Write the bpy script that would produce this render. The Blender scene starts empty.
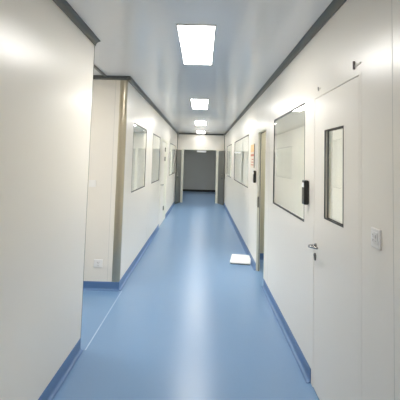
import bpy, bmesh, math
from mathutils import Matrix, Vector

C = bpy.context.scene.collection
# ------------------------------------------------------------------ dimensions (metres)
L, R = 0.976, 0.841            # corridor wall faces left / right of the camera axis
H = 1.604                      # camera height
CEIL = 2.635                   # ceiling height
END = 14.95                    # far end wall
YB = -4.6                      # wall behind the camera
PN, PF = 3.365, 4.865          # side passage on the left: near and far wall
BB = 0.10                      # skirting height

# ------------------------------------------------------------------ materials
def mat(name, col, rough=0.5, metal=0.0, spec=0.5, coat=0.0, noise=0.0, nscale=6.0, bump=0.0, bscale=60.0, rvar=0.0):
    m = bpy.data.materials.new(name); m.use_nodes = True
    nt = m.node_tree; b = nt.nodes['Principled BSDF']
    b.inputs['Base Color'].default_value = (*col, 1)
    b.inputs['Roughness'].default_value = rough
    b.inputs['Metallic'].default_value = metal
    b.inputs['Specular IOR Level'].default_value = spec
    b.inputs['Coat Weight'].default_value = coat
    b.inputs['Coat Roughness'].default_value = 0.12
    tc = nt.nodes.new('ShaderNodeTexCoord')
    if noise or rvar:
        n = nt.nodes.new('ShaderNodeTexNoise'); n.inputs['Scale'].default_value = nscale
        n.inputs['Detail'].default_value = 5
        nt.links.new(tc.outputs['Object'], n.inputs['Vector'])
    if noise:
        mx = nt.nodes.new('ShaderNodeMix'); mx.data_type = 'RGBA'
        mx.inputs['A'].default_value = (*[c*(1-noise) for c in col], 1)
        mx.inputs['B'].default_value = (*[min(1, c*(1+noise)) for c in col], 1)
        nt.links.new(n.outputs['Fac'], mx.inputs['Factor'])
        nt.links.new(mx.outputs['Result'], b.inputs['Base Color'])
    if rvar:
        mr = nt.nodes.new('ShaderNodeMapRange')
        mr.inputs['To Min'].default_value = max(0.02, rough-rvar); mr.inputs['To Max'].default_value = rough+rvar
        nt.links.new(n.outputs['Fac'], mr.inputs['Value']); nt.links.new(mr.outputs['Result'], b.inputs['Roughness'])
    if bump:
        n2 = nt.nodes.new('ShaderNodeTexNoise'); n2.inputs['Scale'].default_value = bscale
        nt.links.new(tc.outputs['Object'], n2.inputs['Vector'])
        bp = nt.nodes.new('ShaderNodeBump'); bp.inputs['Strength'].default_value = bump; bp.inputs['Distance'].default_value = 0.002
        nt.links.new(n2.outputs['Fac'], bp.inputs['Height']); nt.links.new(bp.outputs['Normal'], b.inputs['Normal'])
    return m

def emit(name, col, strength):
    m = bpy.data.materials.new(name); m.use_nodes = True
    b = m.node_tree.nodes['Principled BSDF']
    b.inputs['Base Color'].default_value = (0.9, 0.9, 0.9, 1)
    b.inputs['Emission Color'].default_value = (*col, 1)
    b.inputs['Emission Strength'].default_value = strength
    return m

def glass(name, tint, refl_rough=0.03):
    m = bpy.data.materials.new(name); m.use_nodes = True
    nt = m.node_tree; nt.nodes.remove(nt.nodes['Principled BSDF'])
    out = nt.nodes['Material Output']
    tr = nt.nodes.new('ShaderNodeBsdfTransparent'); tr.inputs['Color'].default_value = (*tint, 1)
    gl = nt.nodes.new('ShaderNodeBsdfGlossy'); gl.inputs['Roughness'].default_value = refl_rough
    gl.inputs['Color'].default_value = (0.95, 0.97, 0.95, 1)
    fr = nt.nodes.new('ShaderNodeFresnel')
    ge = nt.nodes.new('ShaderNodeNewGeometry'); mr = nt.nodes.new('ShaderNodeMapRange')     # the pane reflects once, on its outer face
    mr.inputs['To Min'].default_value = 1.5; mr.inputs['To Max'].default_value = 1.0
    nt.links.new(ge.outputs['Backfacing'], mr.inputs['Value']); nt.links.new(mr.outputs['Result'], fr.inputs['IOR'])
    mx = nt.nodes.new('ShaderNodeMixShader')
    nt.links.new(fr.outputs['Fac'], mx.inputs['Fac'])
    nt.links.new(tr.outputs['BSDF'], mx.inputs[1]); nt.links.new(gl.outputs['BSDF'], mx.inputs[2])
    nt.links.new(mx.outputs['Shader'], out.inputs['Surface'])
    return m

M = dict(
    wall=mat('cream_panel', (0.83, 0.785, 0.705), 0.30, noise=0.012, nscale=1.2, bump=0.03, bscale=9),
    leaf=mat('cream_door_leaf', (0.83, 0.785, 0.705), 0.31, noise=0.01, nscale=1.5, bump=0.04, bscale=12),
    seal=mat('panel_sealant', (0.62, 0.60, 0.54), 0.5, noise=0.05),
    ceil=mat('grey_ceiling_panel', (0.83, 0.82, 0.80), 0.14, noise=0.02, nscale=1.0, bump=0.03, bscale=5, rvar=0.04),
    floor=mat('blue_vinyl', (0.160, 0.285, 0.475), 0.29, noise=0.025, nscale=45),
    skirt=mat('dark_blue_vinyl', (0.09, 0.18, 0.36), 0.4, noise=0.05, nscale=10),
    weld=mat('pale_weld_bead', (0.42, 0.54, 0.68), 0.4, noise=0.05),
    trim=mat('grey_aluminium_cove', (0.12, 0.12, 0.108), 0.40, metal=0.55, noise=0.05, nscale=8),
    post=mat('champagne_aluminium', (0.50, 0.45, 0.345), 0.30, metal=0.9, noise=0.04, nscale=3),
    gasket=mat('black_gasket', (0.018, 0.018, 0.016), 0.5, noise=0.1),
    black=mat('black_plastic', (0.012, 0.012, 0.013), 0.28, noise=0.1),
    steel=mat('brushed_steel', (0.40, 0.385, 0.36), 0.25, metal=1.0, noise=0.05, nscale=30),
    dsteel=mat('dull_steel', (0.22, 0.21, 0.19), 0.4, metal=0.6, noise=0.06, nscale=30),
    plastic=mat('white_plastic', (0.86, 0.84, 0.81), 0.35, noise=0.01),
    mark=mat('grey_print', (0.36, 0.31, 0.30), 0.5, noise=0.05),
    gap=mat('shadow_gap', (0.05, 0.05, 0.045), 0.7, noise=0.05),
    orange=mat('orange_print', (0.80, 0.52, 0.24), 0.5, noise=0.08),
    red=mat('red_print', (0.62, 0.20, 0.13), 0.5, noise=0.05),
    card=mat('cream_card', (0.80, 0.70, 0.58), 0.5, noise=0.03),
    paper=mat('white_paper', (0.88, 0.88, 0.87), 0.6, noise=0.02),
    olive=mat('dim_room_wall_tone', (0.50, 0.48, 0.36), 0.5, noise=0.03, nscale=2),  # the room's dim light put into the wall colour as olive
    darkdoor=mat('grey_door_leaf', (0.15, 0.15, 0.135), 0.4, noise=0.05, nscale=4),
    darkwall=mat('grey_glazed_partition', (0.52, 0.52, 0.48), 0.12, noise=0.03, nscale=2),
    jamb=mat('cream_jamb', (0.80, 0.78, 0.66), 0.35, noise=0.02),
    glass=glass('clear_glass', (0.97, 0.985, 0.97)),
    lamp=emit('lamp_diffuser', (1.0, 0.975, 0.93), 36.0),
    lamp_weak=emit('weaker_lamp_diffuser', (1.0, 0.975, 0.93), 17.0),  # same lamp at lower strength, so nearby walls do not overexpose
    bar_glow=emit('bar_glow_surface', (1.0, 0.98, 0.94), 1.0),
    led=emit('status_light', (0.9, 0.9, 0.85), 0.15),
)

# ------------------------------------------------------------------ mesh helpers
def link(name, bm, m, parent=None, smooth=False, loc=None):
    bmesh.ops.recalc_face_normals(bm, faces=bm.faces)
    me = bpy.data.meshes.new(name); bm.to_mesh(me); bm.free()
    for k in (m if isinstance(m, (list, tuple)) else [m]): me.materials.append(M[k])
    if smooth:
        for p in me.polygons: p.use_smooth = True
    o = bpy.data.objects.new(name, me); C.objects.link(o)
    if loc is not None:                                   # move the origin, keep the shape where it is
        me.transform(Matrix.Translation(-Vector(loc))); o.location = loc
    if parent is not None:
        o.parent = parent
        o.location = Vector(o.location) - Vector(parent.location)
    return o

def empty(name, loc):
    o = bpy.data.objects.new(name, None); o.empty_display_size = 0.1; C.objects.link(o); o.location = loc
    return o

def tag(o, label, cat, group=None, kind=None):
    o['label'] = label; o['category'] = cat
    if group: o['group'] = group
    if kind: o['kind'] = kind
    return o

def bx(bm, a, b, bev=0.0, seg=2, mi=0):
    x0, x1 = sorted((a[0], b[0])); y0, y1 = sorted((a[1], b[1])); z0, z1 = sorted((a[2], b[2]))
    v = [bm.verts.new(p) for p in ((x0,y0,z0),(x1,y0,z0),(x1,y1,z0),(x0,y1,z0),(x0,y0,z1),(x1,y0,z1),(x1,y1,z1),(x0,y1,z1))]
    fs = [bm.faces.new([v[i] for i in q]) for q in ((3,2,1,0),(4,5,6,7),(0,1,5,4),(1,2,6,5),(2,3,7,6),(3,0,4,7))]
    for f in fs: f.material_index = mi
    if bev:
        es = list({e for f in fs for e in f.edges})
        r = bmesh.ops.bevel(bm, geom=es, offset=bev, segments=seg, affect='EDGES', profile=0.6)
        for f in r['faces']: f.material_index = mi
    return bm

def box(name, a, b, m, parent=None, bev=0.0):
    return link(name, bx(bmesh.new(), a, b, bev), m, parent)

def prism(bm, prof, axis, t0, t1):
    """Extrude a closed 2-D profile along an axis. prof is in the two other axes, in x,y,z order."""
    def p(q, t):
        return {'x': (t, q[0], q[1]), 'y': (q[0], t, q[1]), 'z': (q[0], q[1], t)}[axis]
    a = [bm.verts.new(p(q, t0)) for q in prof]; b = [bm.verts.new(p(q, t1)) for q in prof]
    n = len(prof)
    for i in range(n): bm.faces.new((a[i], a[(i+1) % n], b[(i+1) % n], b[i]))
    bm.faces.new(a[::-1]); bm.faces.new(b)
    return bm

def tube(bm, pts, r, n=12):
    pts = [Vector(p) for p in pts]; rings = []
    rs = r if isinstance(r, (list, tuple)) else [r]*len(pts)
    for i, p in enumerate(pts):
        t = (pts[min(i+1, len(pts)-1)] - pts[max(i-1, 0)]).normalized()
        u = t.cross(Vector((0, 0, 1)))
        if u.length < 1e-3: u = t.cross(Vector((1, 0, 0)))
        u.normalize(); w = t.cross(u)
        rings.append([bm.verts.new(p + rs[i]*(math.cos(2*math.pi*k/n)*u + math.sin(2*math.pi*k/n)*w)) for k in range(n)])
    for a, b in zip(rings, rings[1:]):
        for k in range(n): bm.faces.new((a[k], a[(k+1) % n], b[(k+1) % n], b[k]))
    bm.faces.new(rings[0][::-1]); bm.faces.new(rings[-1])
    return bm

def slab(bm, axis, c0, c1, u0, u1, z0, z1, holes=()):
    """Solid wall slab between planes c0,c1 of an axis ('x' or 'y') with rectangular holes (u0,u1,z0,z1)."""
    us = sorted({u0, u1, *[h[0] for h in holes], *[h[1] for h in holes]})
    zs = sorted({z0, z1, *[h[2] for h in holes], *[h[3] for h in holes]})
    us = [u for u in us if u0 <= u <= u1]; zs = [z for z in zs if z0 <= z <= z1]
    def solid(i, j):
        if not (0 <= i < len(us)-1 and 0 <= j < len(zs)-1): return False
        cu, cz = (us[i]+us[i+1])/2, (zs[j]+zs[j+1])/2
        return not any(h[0] < cu < h[1] and h[2] < cz < h[3] for h in holes)
    cache = {}
    def v(c, u, z):
        k = (c, u, z)
        if k not in cache: cache[k] = bm.verts.new((c, u, z) if axis == 'x' else (u, c, z))
        return cache[k]
    for i in range(len(us)-1):
        for j in range(len(zs)-1):
            if not solid(i, j): continue
            a, b, c, d = us[i], us[i+1], zs[j], zs[j+1]
            for k in (c0, c1): bm.faces.new((v(k,a,c), v(k,b,c), v(k,b,d), v(k,a,d)))
            if not solid(i-1, j): bm.faces.new((v(c0,a,c), v(c1,a,c), v(c1,a,d), v(c0,a,d)))
            if not solid(i+1, j): bm.faces.new((v(c0,b,c), v(c1,b,c), v(c1,b,d), v(c0,b,d)))
            if not solid(i, j-1): bm.faces.new((v(c0,a,c), v(c1,a,c), v(c1,b,c), v(c0,b,c)))
            if not solid(i, j+1): bm.faces.new((v(c0,a,d), v(c1,a,d), v(c1,b,d), v(c0,b,d)))
    return bm

def struct(o, label, cat): return tag(o, label, cat, kind='structure')

# ------------------------------------------------------------------ openings
WT = 0.05                                                   # panel thickness
WZ0, WZ1 = 1.130, 2.110                                     # all windows share sill and head
DOOR_A = (2.075, 2.965, 0.0, 2.105)
WIN_B = (3.215, 4.615, WZ0, WZ1)
DOOR_C = (5.20, 5.915, 0.0, 2.06)
WIN_D = (7.13, 10.25, WZ0, WZ1)
WIN_E = (11.31, 13.30, WZ0, WZ1)
WIN_1 = (5.46, 6.75, WZ0, WZ1)
WIN_2 = (7.62, 8.94, WZ0, WZ1)
DOOR_L = (9.25, 10.75, 0.0, 2.06)
WIN_3 = (11.63, 14.02, WZ0, WZ1)
SX = 3.4                                                    # how far the side rooms reach

# ------------------------------------------------------------------ floor, ceiling
struct(box('floor', (-SX, YB, -0.06), (SX, 21.0, 0.0), 'floor'), 'glossy blue vinyl floor of the corridor', 'floor')
struct(box('ceiling', (-SX, YB, CEIL), (SX, 21.0, CEIL+0.06), 'ceil'), 'glossy pale grey panel ceiling over the corridor', 'ceiling')

# ------------------------------------------------------------------ walls
def wall(name, label, axis, c0, c1, u0, u1, holes=(), joints=(), face=None, m='wall', z1=CEIL):
    bm = slab(bmesh.new(), axis, c0, c1, u0, u1, 0.0, z1, holes)
    n0 = len(bm.faces)
    for j in joints:                                        # silicone bead between two panels
        zt = [(BB, z1)]
        for h in holes:
            if h[0] - 0.01 < j < h[1] + 0.01: zt = [(max(h[3], BB), z1)] + ([(BB, h[2])] if h[2] > BB else [])
        s = 0.0006 if face == max(c0, c1) else -0.0006
        for za, zb in zt:
            if axis == 'x': bx(bm, (face, j-0.002, za), (face+s, j+0.002, zb), mi=1)
            else: bx(bm, (j-0.002, face, za), (j+0.002, face+s, zb), mi=1)
    return struct(link(name, bm, [m, 'seal']), label, 'wall')

wall('wall_right', 'long cream panelled right wall with windows and doors', 'x', R, R+WT, YB, END,
     [DOOR_A, WIN_B, DOOR_C, WIN_D, WIN_E], [-0.4, 0.6, 1.73, 4.91, 6.03, 7.0, 10.5, 11.2, 14.1], R)
wall('wall_left', 'plain cream panel wall in the left foreground', 'x', -L-WT, -L, YB, PN, [], [-1.2, 0.0, 1.15], -L)
wall('wall_left_far', 'cream panelled left wall beyond the side passage', 'x', -L-WT, -L, PF+0.045, END,
     [WIN_1, WIN_2, DOOR_L, WIN_3], [7.2, 9.15, 11.2], -L)
wall('wall_passage', 'cream end panel wall facing the camera behind the corner post', 'y', PF, PF+WT, -SX, -L-0.045, [], [-1.118, -2.1], PF)
wall('wall_passage_near', 'near side wall of the side passage', 'y', PN-0.05, PN, -SX, -L-WT)
wall('wall_passage_left', 'left end wall of the side passage', 'x', -SX-0.05, -SX, PN-0.05, PF+WT)
wall('wall_back', 'cream wall closing the corridor at the camera end', 'y', YB-0.05, YB, -L-WT, R+WT)
EDO = (-0.725, 0.545, 0.0, 2.02)
wall('wall_end', 'cream wall above and beside the far double doorway', 'y', END, END+0.08, -L-WT, R+WT, [EDO])
# side rooms
wall('wall_right_outer', 'outer wall of the rooms to the right', 'x', SX, SX+0.05, 0.8, END+0.08)
wall('wall_right_partition', 'partition near the camera behind the right wall', 'y', 0.8, 0.85, R+WT, SX)
wall('wall_room_near', 'partition between glazed room and open doorway room', 'y', 5.0, 5.05, R+WT, SX)
wall('wall_room_far', 'partition with its shade painted in olive, seen through the open doorway', 'y', 6.60, 6.65, R+WT, SX, m='olive')
wall('wall_room_side', 'end partition of the far glazed room on the right', 'y', END, END+0.08, R+WT, SX)
wall('wall_left_outer', 'outer wall of the rooms to the left', 'x', -SX-0.05, -SX, PF+WT, END+0.08)
wall('wall_left_room_side', 'end partition of the far glazed room on the left', 'y', END, END+0.08, -SX, -L-WT)
# dim lobby beyond the far doorway
wall('wall_lobby_left', 'left wall of the dim lobby beyond the doorway', 'x', -1.25, -1.20, END+0.08, 20.4, m='darkwall')
wall('wall_lobby_right', 'right wall of the dim lobby beyond the doorway', 'x', 1.05, 1.10, END+0.08, 20.4, m='darkwall')
wall('wall_lobby_end', 'dark grey glazed partition closing the dim lobby', 'y', 20.4, 20.45, -1.25, 1.10, m='darkwall')

# ------------------------------------------------------------------ coved vinyl skirting
def cove(side, h=BB, r=0.022, t=0.005):
    """profile (offset from wall, z); side=+1 grows towards +"""
    p = [(0, 0), (0, h), (t*0.4, h), (t, h-0.006)]
    for k in range(7):
        a = math.pi/2*k/6
        p.append((t + r - r*math.cos(a), 0.0025 + r - r*math.sin(a)))
    p.append((t+r+0.006, 0.0025)); p.append((t+r+0.006, 0))
    return [(side*o, z) for o, z in p]
def skirting(name, label, axis, face, side, spans):
    bm = bmesh.new()
    for a, b in spans: prism(bm, [(face+o, z) for o, z in cove(side)], axis, a, b)
    return struct(link(name, bm, 'skirt'), label, 'baseboard')
skirting('baseboard_right', 'dark blue coved skirting along the right wall', 'y', R, -1,
         [(YB, 2.06), (2.985, 5.185), (5.93, END)])
skirting('baseboard_left', 'dark blue coved skirting under the left foreground wall', 'y', -L, 1, [(YB, PN)])
skirting('baseboard_left_far', 'dark blue coved skirting along the far left wall', 'y', -L, 1, [(PF-0.006, 9.2), (10.8, END)])
skirting('baseboard_passage', 'dark blue skirting under the panel facing the camera', 'x', PF, -1, [(-SX, -L+0.006)])
skirting('baseboard_passage_near', 'dark blue skirting on the near side of the passage', 'x', PN, 1, [(-SX, -L)])
lob = skirting('baseboard_lobby', 'dark skirting along the lobby end partition', 'x', 20.4, -1, [(-1.2, 1.05)])
lob.data.materials[0] = M['gasket']
skirting('baseboard_room', 'dark skirting under the olive partition', 'x', 6.60, -1, [(R+WT, SX)])

# pale welded seam in the vinyl across the mouth of the passage
bm = bmesh.new()
bx(bm, (-L+0.040, PN, 0), (-L+0.050, PF-0.03, 0.0015))
struct(link('trim_1', bm, 'weld'), 'pale weld seam in the blue floor across the passage mouth', 'floor seam')

# ------------------------------------------------------------------ aluminium cove trim under the ceiling
def cornice(side, d=0.046):
    z = CEIL
    p = [(0, z), (0, z-d), (0.007, z-d), (0.009, z-d+0.004)]
    for k in range(1, 6):
        a = math.pi/2*k/6
        p.append((d - (d-0.009)*math.cos(a), z - d + 0.004 + (d-0.009)*math.sin(a)*0.9))
    p += [(d-0.002, z-0.007), (d, z-0.005), (d, z)]
    return [(side*o, zz) for o, zz in p]
def trim(name, label, axis, face, side, a, b):
    return struct(link(name, prism(bmesh.new(), [(face+o, z) for o, z in cornice(side)], axis, a, b), 'trim'), label, 'ceiling trim')
trim('trim_2', 'grey cove trim along the top of the right wall', 'y', R, -1, YB, END)
trim('trim_3', 'grey cove trim above the left foreground wall', 'y', -L, 1, YB, PN+0.015)
trim('trim_4', 'grey cove trim above the far left wall', 'y', -L, 1, PF-0.046, END)
trim('trim_5', 'grey cove trim above the panel facing the camera', 'x', PF, -1, -SX, -L+0.046)
trim('trim_6', 'grey cove trim above the far doorway', 'x', END, -1, -L+0.046, R-0.046)
struct(box('trim_7', (-1.262, PN, CEIL-0.018), (-1.228, PF-0.046, CEIL), 'trim', bev=0.004), 'grey strip across the passage ceiling', 'ceiling trim')
# rounded aluminium post on the corner
bm = bmesh.new(); rr = 0.05; cx, cy = -L-rr, PF+rr
p = [(cx, cy)]
p += [(-L-0.085, PF+0.03), (-L-0.085, PF-0.003), (-L-0.075, PF-0.005)]
for k in range(0, 13):
    a = -math.pi/2 + math.pi/2*k/12
    p.append((cx + (rr+0.004)*math.cos(a), cy + (rr+0.004)*math.sin(a)))
p += [(-L+0.003, PF+0.060), (-L-0.03, PF+0.060)]
prism(bm, p, 'z', BB, CEIL-0.040)
struct(link('trim_8', bm, 'post'), 'champagne aluminium rounded post on the passage corner', 'corner post')
# thin dark strip along the end of the left foreground wall
struct(box('trim_9', (-L-WT, PN, BB), (-L+0.001, PN+0.006, CEIL-0.046), 'gap'), 'thin dark edge strip on the end of the foreground wall', 'edge strip')
# dark strips in the corners at the far end
struct(box('trim_10', (R-0.016, END-0.02, 0.1), (R, END, CEIL-0.046), 'gap'), 'dark corner strip right of the far doorway', 'corner trim')
struct(box('trim_11', (-L, END-0.02, 0.1), (-L+0.016, END, CEIL-0.046), 'gap'), 'dark corner strip left of the far doorway', 'corner trim')

# ------------------------------------------------------------------ windows
def window(name, label, w, face, side, mullions=()):
    """side: +1 when the room lies at larger x than the wall face."""
    y0, y1, z0, z1 = w; g = 0.015
    root = struct(empty(name, (face, (y0+y1)/2, z0)), label, 'window')
    bm = bmesh.new(); a, b = face - side*0.0015, face + side*0.012
    bx(bm, (a, y0, z0), (b, y1, z0+g)); bx(bm, (a, y0, z1-g), (b, y1, z1))
    bx(bm, (a, y0, z0+g), (b, y0+g*0.6, z1-g)); bx(bm, (a, y1-g*0.6, z0+g), (b, y1, z1-g))
    link('window_frame', bm, 'gasket', root)
    bm = bmesh.new()
    bx(bm, (face+side*0.001, y0+g*0.6, z0+g), (face+side*0.006, y1-g*0.6, z1-g))
    link('pane', bm, 'glass', root)
    if mullions:
        bm = bmesh.new()
        for y in mullions: bx(bm, (face+side*0.008, y-0.02, z0+g), (face+side*0.045, y+0.02, z1-g))
        link('mullion', bm, 'wall', root)
    return root
window('window_1', 'large flush window on the right wall between door and open doorway', WIN_B, R, 1)
window('window_2', 'wide window on the right wall beyond the orange notice', WIN_D, R, 1, [8.4])
window('window_3', 'farthest window on the right wall beside the end doors', WIN_E, R, 1, [12.3])
window('window_4', 'first window on the left wall after the corner post', WIN_1, -L, -1)
window('window_5', 'second window on the left wall after the corner post', WIN_2, -L, -1)
window('window_6', 'farthest window on the left wall near the end doors', WIN_3, -L, -1, [12.8])

# ------------------------------------------------------------------ near right door
def door_near():
    y0, y1, z0, z1 = DOOR_A
    root = struct(empty('door_1', (R, (y0+y1)/2, 0)), 'flush cream door with narrow window in the right foreground', 'door')
    fw = 0.028
    bm = bmesh.new()
    bx(bm, (R-0.001, y0, 0), (R+WT, y0+fw, z1)); bx(bm, (R-0.001, y1-fw, 0), (R+WT, y1, z1)); bx(bm, (R-0.001, y0+fw, z1-fw*0.4), (R+WT, y1-fw, z1))
    link('door_frame', bm, 'leaf', root)
    # black shadow gap lines round the leaf
    bm = bmesh.new(); g = 0.004
    a, b = R+0.006, R+0.03
    bx(bm, (a, y0+fw, 0), (b, y0+fw+g, z1-fw*0.4)); bx(bm, (a, y1-fw-g, 0), (b, y1-fw, z1-fw*0.4)); bx(bm, (a, y0+fw+g, z1-fw*0.4-g), (b, y1-fw-g, z1-fw*0.4))
    link('door_seal', bm, 'gap', root)
    ly0, ly1, lz1 = y0+fw+g, y1-fw-g, z1-fw*0.4-g
    vw = (2.335, 2.692, 1.236, 1.836)
    leaf = link('leaf', slab(bmesh.new(), 'x', R, R+0.045, ly0, ly1, 0.008, lz1, [vw]), 'leaf', root)
    g = 0.008
    bm = bmesh.new()
    def ring(x0, x1, w, q):
        bx(bm, (x0, w[0], w[2]), (x1, w[1], w[2]+q)); bx(bm, (x0, w[0], w[3]-q), (x1, w[1], w[3]))
        bx(bm, (x0, w[0], w[2]+q), (x1, w[0]+q, w[3]-q)); bx(bm, (x0, w[1]-q, w[2]+q), (x1, w[1], w[3]-q))
    ring(R-0.002, R+0.004, (vw[0]-0.002, vw[1]+0.002, vw[2]-0.002, vw[3]+0.002), g)
    ring(R+0.019, R+0.025, vw, 0.007)
    vf = link('vision_frame', bm, 'gasket', root)
    bm = bmesh.new()
    bx(bm, (R+0.025, vw[0], vw[2]), (R+0.030, vw[1], vw[3]))
    link('vision_pane', bm, 'glass', root)
    # lever handle
    hy, hz = 2.875, 1.012
    bm = bmesh.new()
    tube(bm, [(R, hy, hz), (R-0.010, hy, hz)], 0.019, 20)
    hroot = link('lever_handle', bm, 'steel', root, loc=(R, hy, hz))
    bm = bmesh.new(); pts = [(R-0.008, hy, hz), (R-0.035, hy, hz)]
    for k in range(7):
        a = math.pi/2*k/6
        pts.append((R-0.035-0.022*math.sin(a), hy-0.022*(1-math.cos(a)), hz))
    pts += [(R-0.057, hy-0.07, hz+0.008), (R-0.053, hy-0.13, hz+0.016), (R-0.046, hy-0.175, hz+0.021)]
    o = link('lever', tube(bm, pts, [0.009]*9+[0.0095, 0.009, 0.008], 12), 'steel', None, smooth=True)
    o.parent = hroot; o.matrix_parent_inverse = Matrix.Translation(-Vector((R, hy, hz)))
    bm = bmesh.new(); ky, kz = 2.895, 0.932
    prof = []
    for k in range(24):
        a = 2*math.pi*k/24; q = 0.008 if math.sin(a) > 0 else -0.008
        prof.append((ky+0.019*math.cos(a), kz+0.019*math.sin(a)+q*(1 if abs(math.sin(a)) > 1e-6 else 0)))
    prism(bm, prof, 'x', R-0.007, R)
    kp = link('keyhole_plate', bm, 'dsteel', root, loc=(R, ky, kz))
    bm = bmesh.new(); tube(bm, [(R-0.006, ky, kz+0.012), (R-0.012, ky, kz+0.012)], 0.009, 16); bx(bm, (R-0.011, ky-0.004, kz-0.012), (R-0.006, ky+0.004, kz+0.010))
    o = link('lock_cylinder', bm, 'steel', None); o.parent = kp; o.matrix_parent_inverse = Matrix.Translation(-Vector((R, ky, kz)))
    return root
door_near()

# ------------------------------------------------------------------ open doorway on the right
def doorway_right():
    y0, y1, z0, z1 = DOOR_C
    root = struct(empty('door_2', (R, (y0+y1)/2, 0)), 'open doorway on the right wall with cream jamb and steel strike plate', 'doorway')
    bm = bmesh.new(); fw = 0.014; e = R-0.002
    bx(bm, (e, y1, 0), (R+WT, y1-0.012, z1)); bx(bm, (e, y1, 0), (R, y1+fw, z1+fw))
    bx(bm, (e, y0, 0), (R+WT, y0+0.012, z1)); bx(bm, (e, y0-fw, 0), (R, y0, z1+fw))
    bx(bm, (e, y0+0.012, z1-0.012), (R+WT, y1-0.012, z1)); bx(bm, (e, y0, z1), (R, y1, z1+fw))
    link('door_frame', bm, 'jamb', root)
    bm = bmesh.new()
    bx(bm, (R+0.034, y1-0.024, 0), (R+0.042, y1-0.012, z1-0.012)); bx(bm, (R+0.034, y0+0.012, z1-0.024), (R+0.042, y1-0.024, z1-0.012))
    link('door_seal', bm, 'gap', root)
    bm = bmesh.new(); bx(bm, (R+0.002, y1-0.014, 0.93), (R+0.026, y1-0.0115, 1.09), 0.001); bx(bm, (R-0.004, y1+0.001, 0.95), (R-0.0015, y1+0.014, 1.07))
    link('strike_plate', bm, 'dsteel', root)
    # leaf swung fully into the room, behind the near jamb
    bm = bmesh.new(); bx(bm, (R+WT+0.035, y0-0.050, 0.008), (R+WT+0.76, y0-0.008, 2.045), 0.002)
    lf = link('leaf', bm, 'leaf', root, loc=(R+WT+0.035, y0-0.03, 0.0))
    bm = bmesh.new(); tube(bm, [(R+WT+0.69, y0-0.008, 1.0), (R+WT+0.69, y0+0.04, 1.0), (R+WT+0.68, y0+0.048, 1.0), (R+WT+0.57, y0+0.048, 1.0)], 0.009, 10)
    o = link('lever', bm, 'steel', None, smooth=True); o.parent = lf; o.matrix_parent_inverse = Matrix.Translation(-Vector((R+WT+0.035, y0-0.03, 0.0)))
    return root
doorway_right()

# ------------------------------------------------------------------ far left door with hinges
def door_left():
    y0, y1, z0, z1 = DOOR_L; f = -L
    root = struct(empty('door_3', (f, (y0+y1)/2, 0)), 'cream door with dark hinges on the far left wall', 'door')
    bm = bmesh.new(); fw = 0.05
    bx(bm, (f+0.005, y0-fw, 0), (f-WT, y0+0.01, z1+fw)); bx(bm, (f+0.005, y1-0.01, 0), (f-WT, y1+fw, z1+fw)); bx(bm, (f+0.005, y0+0.01, z1-0.01), (f-WT, y1-0.01, z1+fw))
    link('door_frame', bm, 'jamb', root)
    ym = 10.12
    link('leaf', bx(bmesh.new(), (f-0.002, y0+0.014, 0.008), (f-0.045, ym-0.003, z1-0.014)), 'leaf', root)
    link('leaf', bx(bmesh.new(), (f-0.002, ym+0.003, 0.008), (f-0.045, y1-0.014, z1-0.014)), 'jamb', root)
    for z in (0.36, 1.62, 1.86):
        bm = bmesh.new()
        tube(bm, [(f+0.012, ym, z-0.055), (f+0.012, ym, z+0.055)], 0.013, 12)
        bx(bm, (f-0.003, ym-0.035, z-0.05), (f+0.004, ym+0.035, z+0.05))
        link('hinge', bm, 'dsteel', root)
    bm = bmesh.new(); tube(bm, [(f-0.002, y0+0.08, 1.0), (f+0.045, y0+0.08, 1.0), (f+0.055, y0+0.09, 1.0), (f+0.055, y0+0.20, 1.0)], 0.009, 10)
    link('lever_handle', bm, 'steel', root, smooth=True)
door_left()

# ------------------------------------------------------------------ far double doorway
def end_door():
    x0, x1, z0, z1 = EDO
    root = struct(empty('door_4', ((x0+x1)/2, END, 0)), 'cream framed double doorway with grey leaves folded back at the corridor end', 'doorway')
    bm = bmesh.new(); fw = 0.09
    bx(bm, (x0-fw, END-0.012, 0), (x0+0.012, END+0.09, z1+0.02)); bx(bm, (x1-0.012, END-0.012, 0), (x1+fw, END+0.09, z1+0.02))
    bx(bm, (x0+0.012, END-0.012, z1-0.012), (x1-0.012, END+0.09, z1+0.02))
    link('door_frame', bm, 'jamb', root)
    for s, hx, lim in ((1, x1+fw, R-0.03), (-1, x0-fw, -L+0.03)):
        w = lim - hx; d = math.sqrt(0.62**2 - w*w)
        ang = math.atan2(w, -d)                              # leaf swings towards the camera
        bm = bmesh.new(); bx(bm, (0, -0.020, 0.01), (0.62, 0.020, 1.99), 0.002)
        bx(bm, (0.05, -0.021, 0.02), (0.57, 0.021, 0.20), 0.002)
        o = link('leaf', bm, 'darkdoor', root)
        a = math.atan2(-d, w)
        o.location = Vector((hx, END-0.04, 0)) - Vector(root.location); o.rotation_euler = (0, 0, a)
        bm = bmesh.new(); tube(bm, [(0.55, -0.055, 0.95), (0.55, -0.055, 1.15)], 0.012, 10); tube(bm, [(0.55, 0.055, 0.95), (0.55, 0.055, 1.15)], 0.012, 10)
        for z in (0.97, 1.13): tube(bm, [(0.55, -0.055, z), (0.55, 0.055, z)], 0.008, 8)
        h = link('pull_handle', bm, 'steel', None, smooth=True); h.parent = o
end_door()

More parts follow.
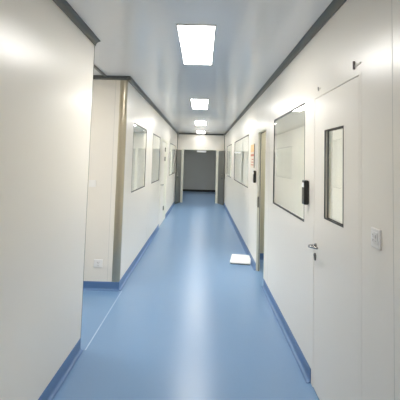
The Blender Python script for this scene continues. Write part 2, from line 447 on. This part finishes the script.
# ------------------------------------------------------------------ ceiling lights
def light(name, x, y, label, w=0.285, ln=1.19, group='slim ceiling lights along the corridor', lm='lamp'):
    root = empty(name, (x, y, CEIL)); tag(root, label, 'ceiling light', group)
    bm = bmesh.new(); z0 = CEIL-0.010; q = 0.009
    bx(bm, (x-w/2-q, y-ln/2-q, z0), (x-w/2, y+ln/2+q, CEIL)); bx(bm, (x+w/2, y-ln/2-q, z0), (x+w/2+q, y+ln/2+q, CEIL))
    bx(bm, (x-w/2, y-ln/2-q, z0), (x+w/2, y-ln/2, CEIL)); bx(bm, (x-w/2, y+ln/2, z0), (x+w/2, y+ln/2+q, CEIL))
    link('frame', bm, 'plastic', root)
    link('diffuser', bx(bmesh.new(), (x-w/2, y-ln/2, z0+0.002), (x+w/2, y+ln/2, CEIL-0.001)), lm, root)
    return root
LX = -0.075
light('ceiling_light', LX, 3.50, 'nearest and largest glowing white ceiling light panel')
light('ceiling_light', LX, 7.09, 'second glowing ceiling light panel down the corridor')
light('ceiling_light', LX, 10.72, 'third glowing ceiling light panel, small in the distance')
light('ceiling_light', LX, 14.15, 'farthest ceiling light panel, just before the end wall', lm='lamp_weak')
light('ceiling_light', LX, -0.10, 'ceiling light panel directly above the camera', lm='lamp_weak')
light('ceiling_light', LX, -3.30, 'ceiling light panel near the wall behind the camera', lm='lamp_weak')
light('ceiling_light', -2.35, 4.11, 'unseen ceiling light added inside the side passage to brighten it', 0.3, 0.9)  # added out of view to brighten the panel facing the camera
light('ceiling_light', -0.08, 17.2, 'unseen ceiling light added to brighten the lobby beyond the far doorway', 0.3, 1.2)  # added behind the lintel, out of view, to lift the lobby
light('ceiling_light', 1.7, 5.8, 'small unseen ceiling light added in the room behind the open doorway', 0.3, 0.8)  # added unseen to brighten the partition behind the doorway
RG = 'unseen ceiling lights added in the side rooms'  # lamps added so the windows look pale from the corridor
light('ceiling_light', 2.2, 3.0, 'unseen ceiling light added in the room behind the near right door', 0.6, 1.1, RG)
light('ceiling_light', 2.2, 9.2, 'unseen ceiling light added in the room behind the wide right window', 0.9, 1.2, RG)
light('ceiling_light', 2.2, 12.6, 'unseen ceiling light added in the room behind the farthest right window', 1.2, 1.2, RG)
light('ceiling_light', -2.2, 6.6, 'unseen ceiling light added in the room behind the first left window', 1.2, 1.2, RG)
light('ceiling_light', -2.2, 11.5, 'unseen ceiling light added in the room behind the farthest left window', 1.2, 1.2, RG)

root = empty('glow_bar', (-0.05, 20.4, 2.03)); tag(root, 'short glowing bar high on the lobby end partition', 'wall lamp')  # bright bar under the lintel, modelled as an emitting strip
link('housing', bx(bmesh.new(), (-0.30, 20.36, 2.03), (0.20, 20.40, 2.12), 0.006), 'plastic', root)
link('diffuser', bx(bmesh.new(), (-0.28, 20.352, 2.042), (0.18, 20.361, 2.108), 0.002), 'bar_glow', root)
# ------------------------------------------------------------------ small fittings
def keypad(name, y, z, label):
    root = empty(name, (R, y, z)); tag(root, label, 'access keypad', 'black access readers on the right wall')
    bm = bmesh.new(); bx(bm, (R-0.040, y-0.040, z), (R-0.004, y+0.040, z+0.190), 0.010, 3)
    link('housing', bm, 'black', root)
    link('back_plate', bx(bmesh.new(), (R-0.005, y-0.034, z+0.008), (R, y+0.034, z+0.182)), 'dsteel', root)
    link('display', bx(bmesh.new(), (R-0.0415, y-0.026, z+0.135), (R-0.0395, y+0.026, z+0.172)), 'led', root)
    bm = bmesh.new()
    for i in range(3):
        for j in range(4): bx(bm, (R-0.0425, y-0.026+i*0.019, z+0.022+j*0.026), (R-0.039, y-0.012+i*0.019, z+0.040+j*0.026), 0.001)
    link('keys', bm, 'dsteel', root)
keypad('access_keypad', 3.11, 1.283, 'black access keypad between the near door and the large flush window')
keypad('access_keypad', 6.11, 1.283, 'small black access keypad below the orange notice by the open doorway')

# light switch, right foreground
y, z = 1.891, 1.213
root = empty('light_switch', (R, y, z)); tag(root, 'white light switch plate with grey marks on the right foreground wall', 'light switch')
link('plate', bx(bmesh.new(), (R-0.010, y-0.046, z), (R, y+0.046, z+0.092), 0.004, 3), 'plastic', root)
for k in (-1, 1): link('rocker', bx(bmesh.new(), (R-0.0135, y+k*0.016-0.0145, z+0.018), (R-0.009, y+k*0.016+0.0145, z+0.076), 0.0015), 'plastic', root)
bm = bmesh.new()
for (a, b, c, d) in ((-0.020, -0.010, 0.034, 0.037), (0.006, 0.022, 0.030, 0.0325), (0.006, 0.022, 0.037, 0.0395), (-0.018, -0.015, 0.044, 0.062), (-0.012, -0.009, 0.048, 0.062), (0.010, 0.013, 0.048, 0.064), (0.013, 0.020, 0.060, 0.064)):
    bx(bm, (R-0.0142, y+a, z+c), (R-0.0132, y+b, z+d))
link('marks', bm, 'mark', root)

# switch and socket on the panel facing the camera
x, z = -1.355, 1.240
root = empty('light_switch', (x, PF, z)); tag(root, 'white light switch half hidden behind the left foreground wall', 'light switch')
link('plate', bx(bmesh.new(), (x-0.043, PF-0.010, z), (x+0.043, PF, z+0.086), 0.004, 3), 'plastic', root)
link('rocker', bx(bmesh.new(), (x-0.026, PF-0.013, z+0.016), (x+0.026, PF-0.009, z+0.070), 0.0015), 'plastic', root)
x, z = -1.235, 0.268
root = empty('power_socket', (x, PF, z)); tag(root, 'white power socket low on the panel beside the corner post', 'power socket')
link('plate', bx(bmesh.new(), (x-0.052, PF-0.014, z), (x+0.052, PF, z+0.096), 0.005, 3), 'plastic', root)
bm = bmesh.new()
for (dx, dz, w, h) in ((-0.010, 0.062, 0.003, 0.012), (0.010, 0.062, 0.003, 0.012), (0, 0.046, 0.003, 0.012), (-0.009, 0.026, 0.003, 0.010), (0.009, 0.026, 0.003, 0.010)):
    bx(bm, (x+dx-w, PF-0.0146, z+dz-h/2), (x+dx+w, PF-0.0136, z+dz+h/2))
link('slots', bm, 'mark', root)

# notice by the doorway
y0, y1, z0, z1 = 6.30, 6.76, 1.51, 1.90
root = empty('wall_notice', (R, (y0+y1)/2, z0)); tag(root, 'orange and cream notice on the right wall above the far keypad', 'notice')
link('board', bx(bmesh.new(), (R-0.008, y0, z0), (R, y1, z1), 0.001), 'card', root)
link('header', bx(bmesh.new(), (R-0.0088, y0+0.01, z1-0.13), (R-0.0078, y1-0.01, z1-0.01)), 'orange', root)
link('edge_strip', bx(bmesh.new(), (R-0.010, y0-0.012, z0), (R, y0, z1)), 'dsteel', root)
bm = bmesh.new()
bx(bm, (R-0.0088, y0+0.03, z1-0.20), (R-0.0078, y1-0.03, z1-0.165))
for k in range(3): bx(bm, (R-0.0088, y0+0.06, z0+0.04+k*0.045), (R-0.0078, y1-0.06-0.05*k, z0+0.055+k*0.045))
link('printed_lines', bm, 'red', root)

# little fixing clips above the near door
def clip(y, z, s, label):
    root = empty('wall_clip', (R, y, z)); tag(root, label, 'wall clip', 'small clips above the near door')
    link('bracket', bx(bmesh.new(), (R-0.012*s, y-0.004*s, z), (R, y+0.004*s, z+0.046*s), 0.001), 'mark', root)
    link('tab', bx(bmesh.new(), (R-0.004, y-0.085*s, z+0.012*s), (R, y-0.004*s, z+0.022*s), 0.001), 'seal', root)
clip(2.160, 2.138, 1.0, 'larger small metal clip on the wall above the door top corner')
clip(2.840, 2.140, 0.6, 'tiny metal clip above the handle side of the near door')

# stack of paper lying on the floor
root = empty('paper_stack', (0.673, 6.50, 0)); tag(root, 'white stack of paper lying on the blue floor by the right wall', 'paper')
root.rotation_euler = (0, 0, -0.14)
bm = bmesh.new(); bx(bm, (0.522, 6.23, 0.0), (0.824, 6.77, 0.012))
link('folder', bm, 'gap', root)
bm = bmesh.new()
n = 10
for k in range(4):
    dz = 0.014 + k*0.004; s = 0.004*((k*7) % 3 - 1)
    bx(bm, (0.516+s, 6.225+s, dz-0.002), (0.83+s, 6.775-s, dz+0.0015))
link('sheets', bm, 'paper', root)

# ------------------------------------------------------------------ world, camera, view
w = bpy.data.worlds.new('World'); bpy.context.scene.world = w; w.use_nodes = True
w.node_tree.nodes['Background'].inputs['Color'].default_value = (0.75, 0.8, 0.85, 1)
w.node_tree.nodes['Background'].inputs['Strength'].default_value = 0.05

pitch, roll, yaw, ppy = 0.071139, 0.028401, -0.007791, 132.75
def unrot(v):
    x, y, z = v
    c, s = math.cos(pitch), math.sin(pitch); y, z = c*y - s*z, s*y + c*z
    c, s = math.cos(yaw), math.sin(yaw); x, y = c*x + s*y, -s*x + c*y
    return Vector((x, y, z))
c, s = math.cos(roll), math.sin(roll)
rt, up, fw = unrot((c, 0, s)), unrot((-s, 0, c)), unrot((0, 1, 0))
cam = bpy.data.cameras.new('camera'); co = bpy.data.objects.new('camera', cam); C.objects.link(co)
mw = Matrix.Identity(4)
for i in range(3):
    mw[i][0], mw[i][1], mw[i][2] = rt[i], up[i], -fw[i]
mw[2][3] = H
co.matrix_world = mw
cam.sensor_width = 36.0; cam.lens = 36.0*390/400; cam.shift_y = (ppy-200)/400; cam.clip_start = 0.05
sc = bpy.context.scene; sc.camera = co
sc.view_settings.view_transform = 'Standard'; sc.view_settings.look = 'None'
sc.view_settings.exposure = -0.38; sc.view_settings.gamma = 1.0; sc.view_settings.use_curve_mapping = False
sc.cycles.max_bounces = 12; sc.cycles.diffuse_bounces = 6; sc.cycles.glossy_bounces = 5; sc.cycles.transparent_max_bounces = 12
sc.cycles.sample_clamp_indirect = 8.0; sc.cycles.use_denoising = True
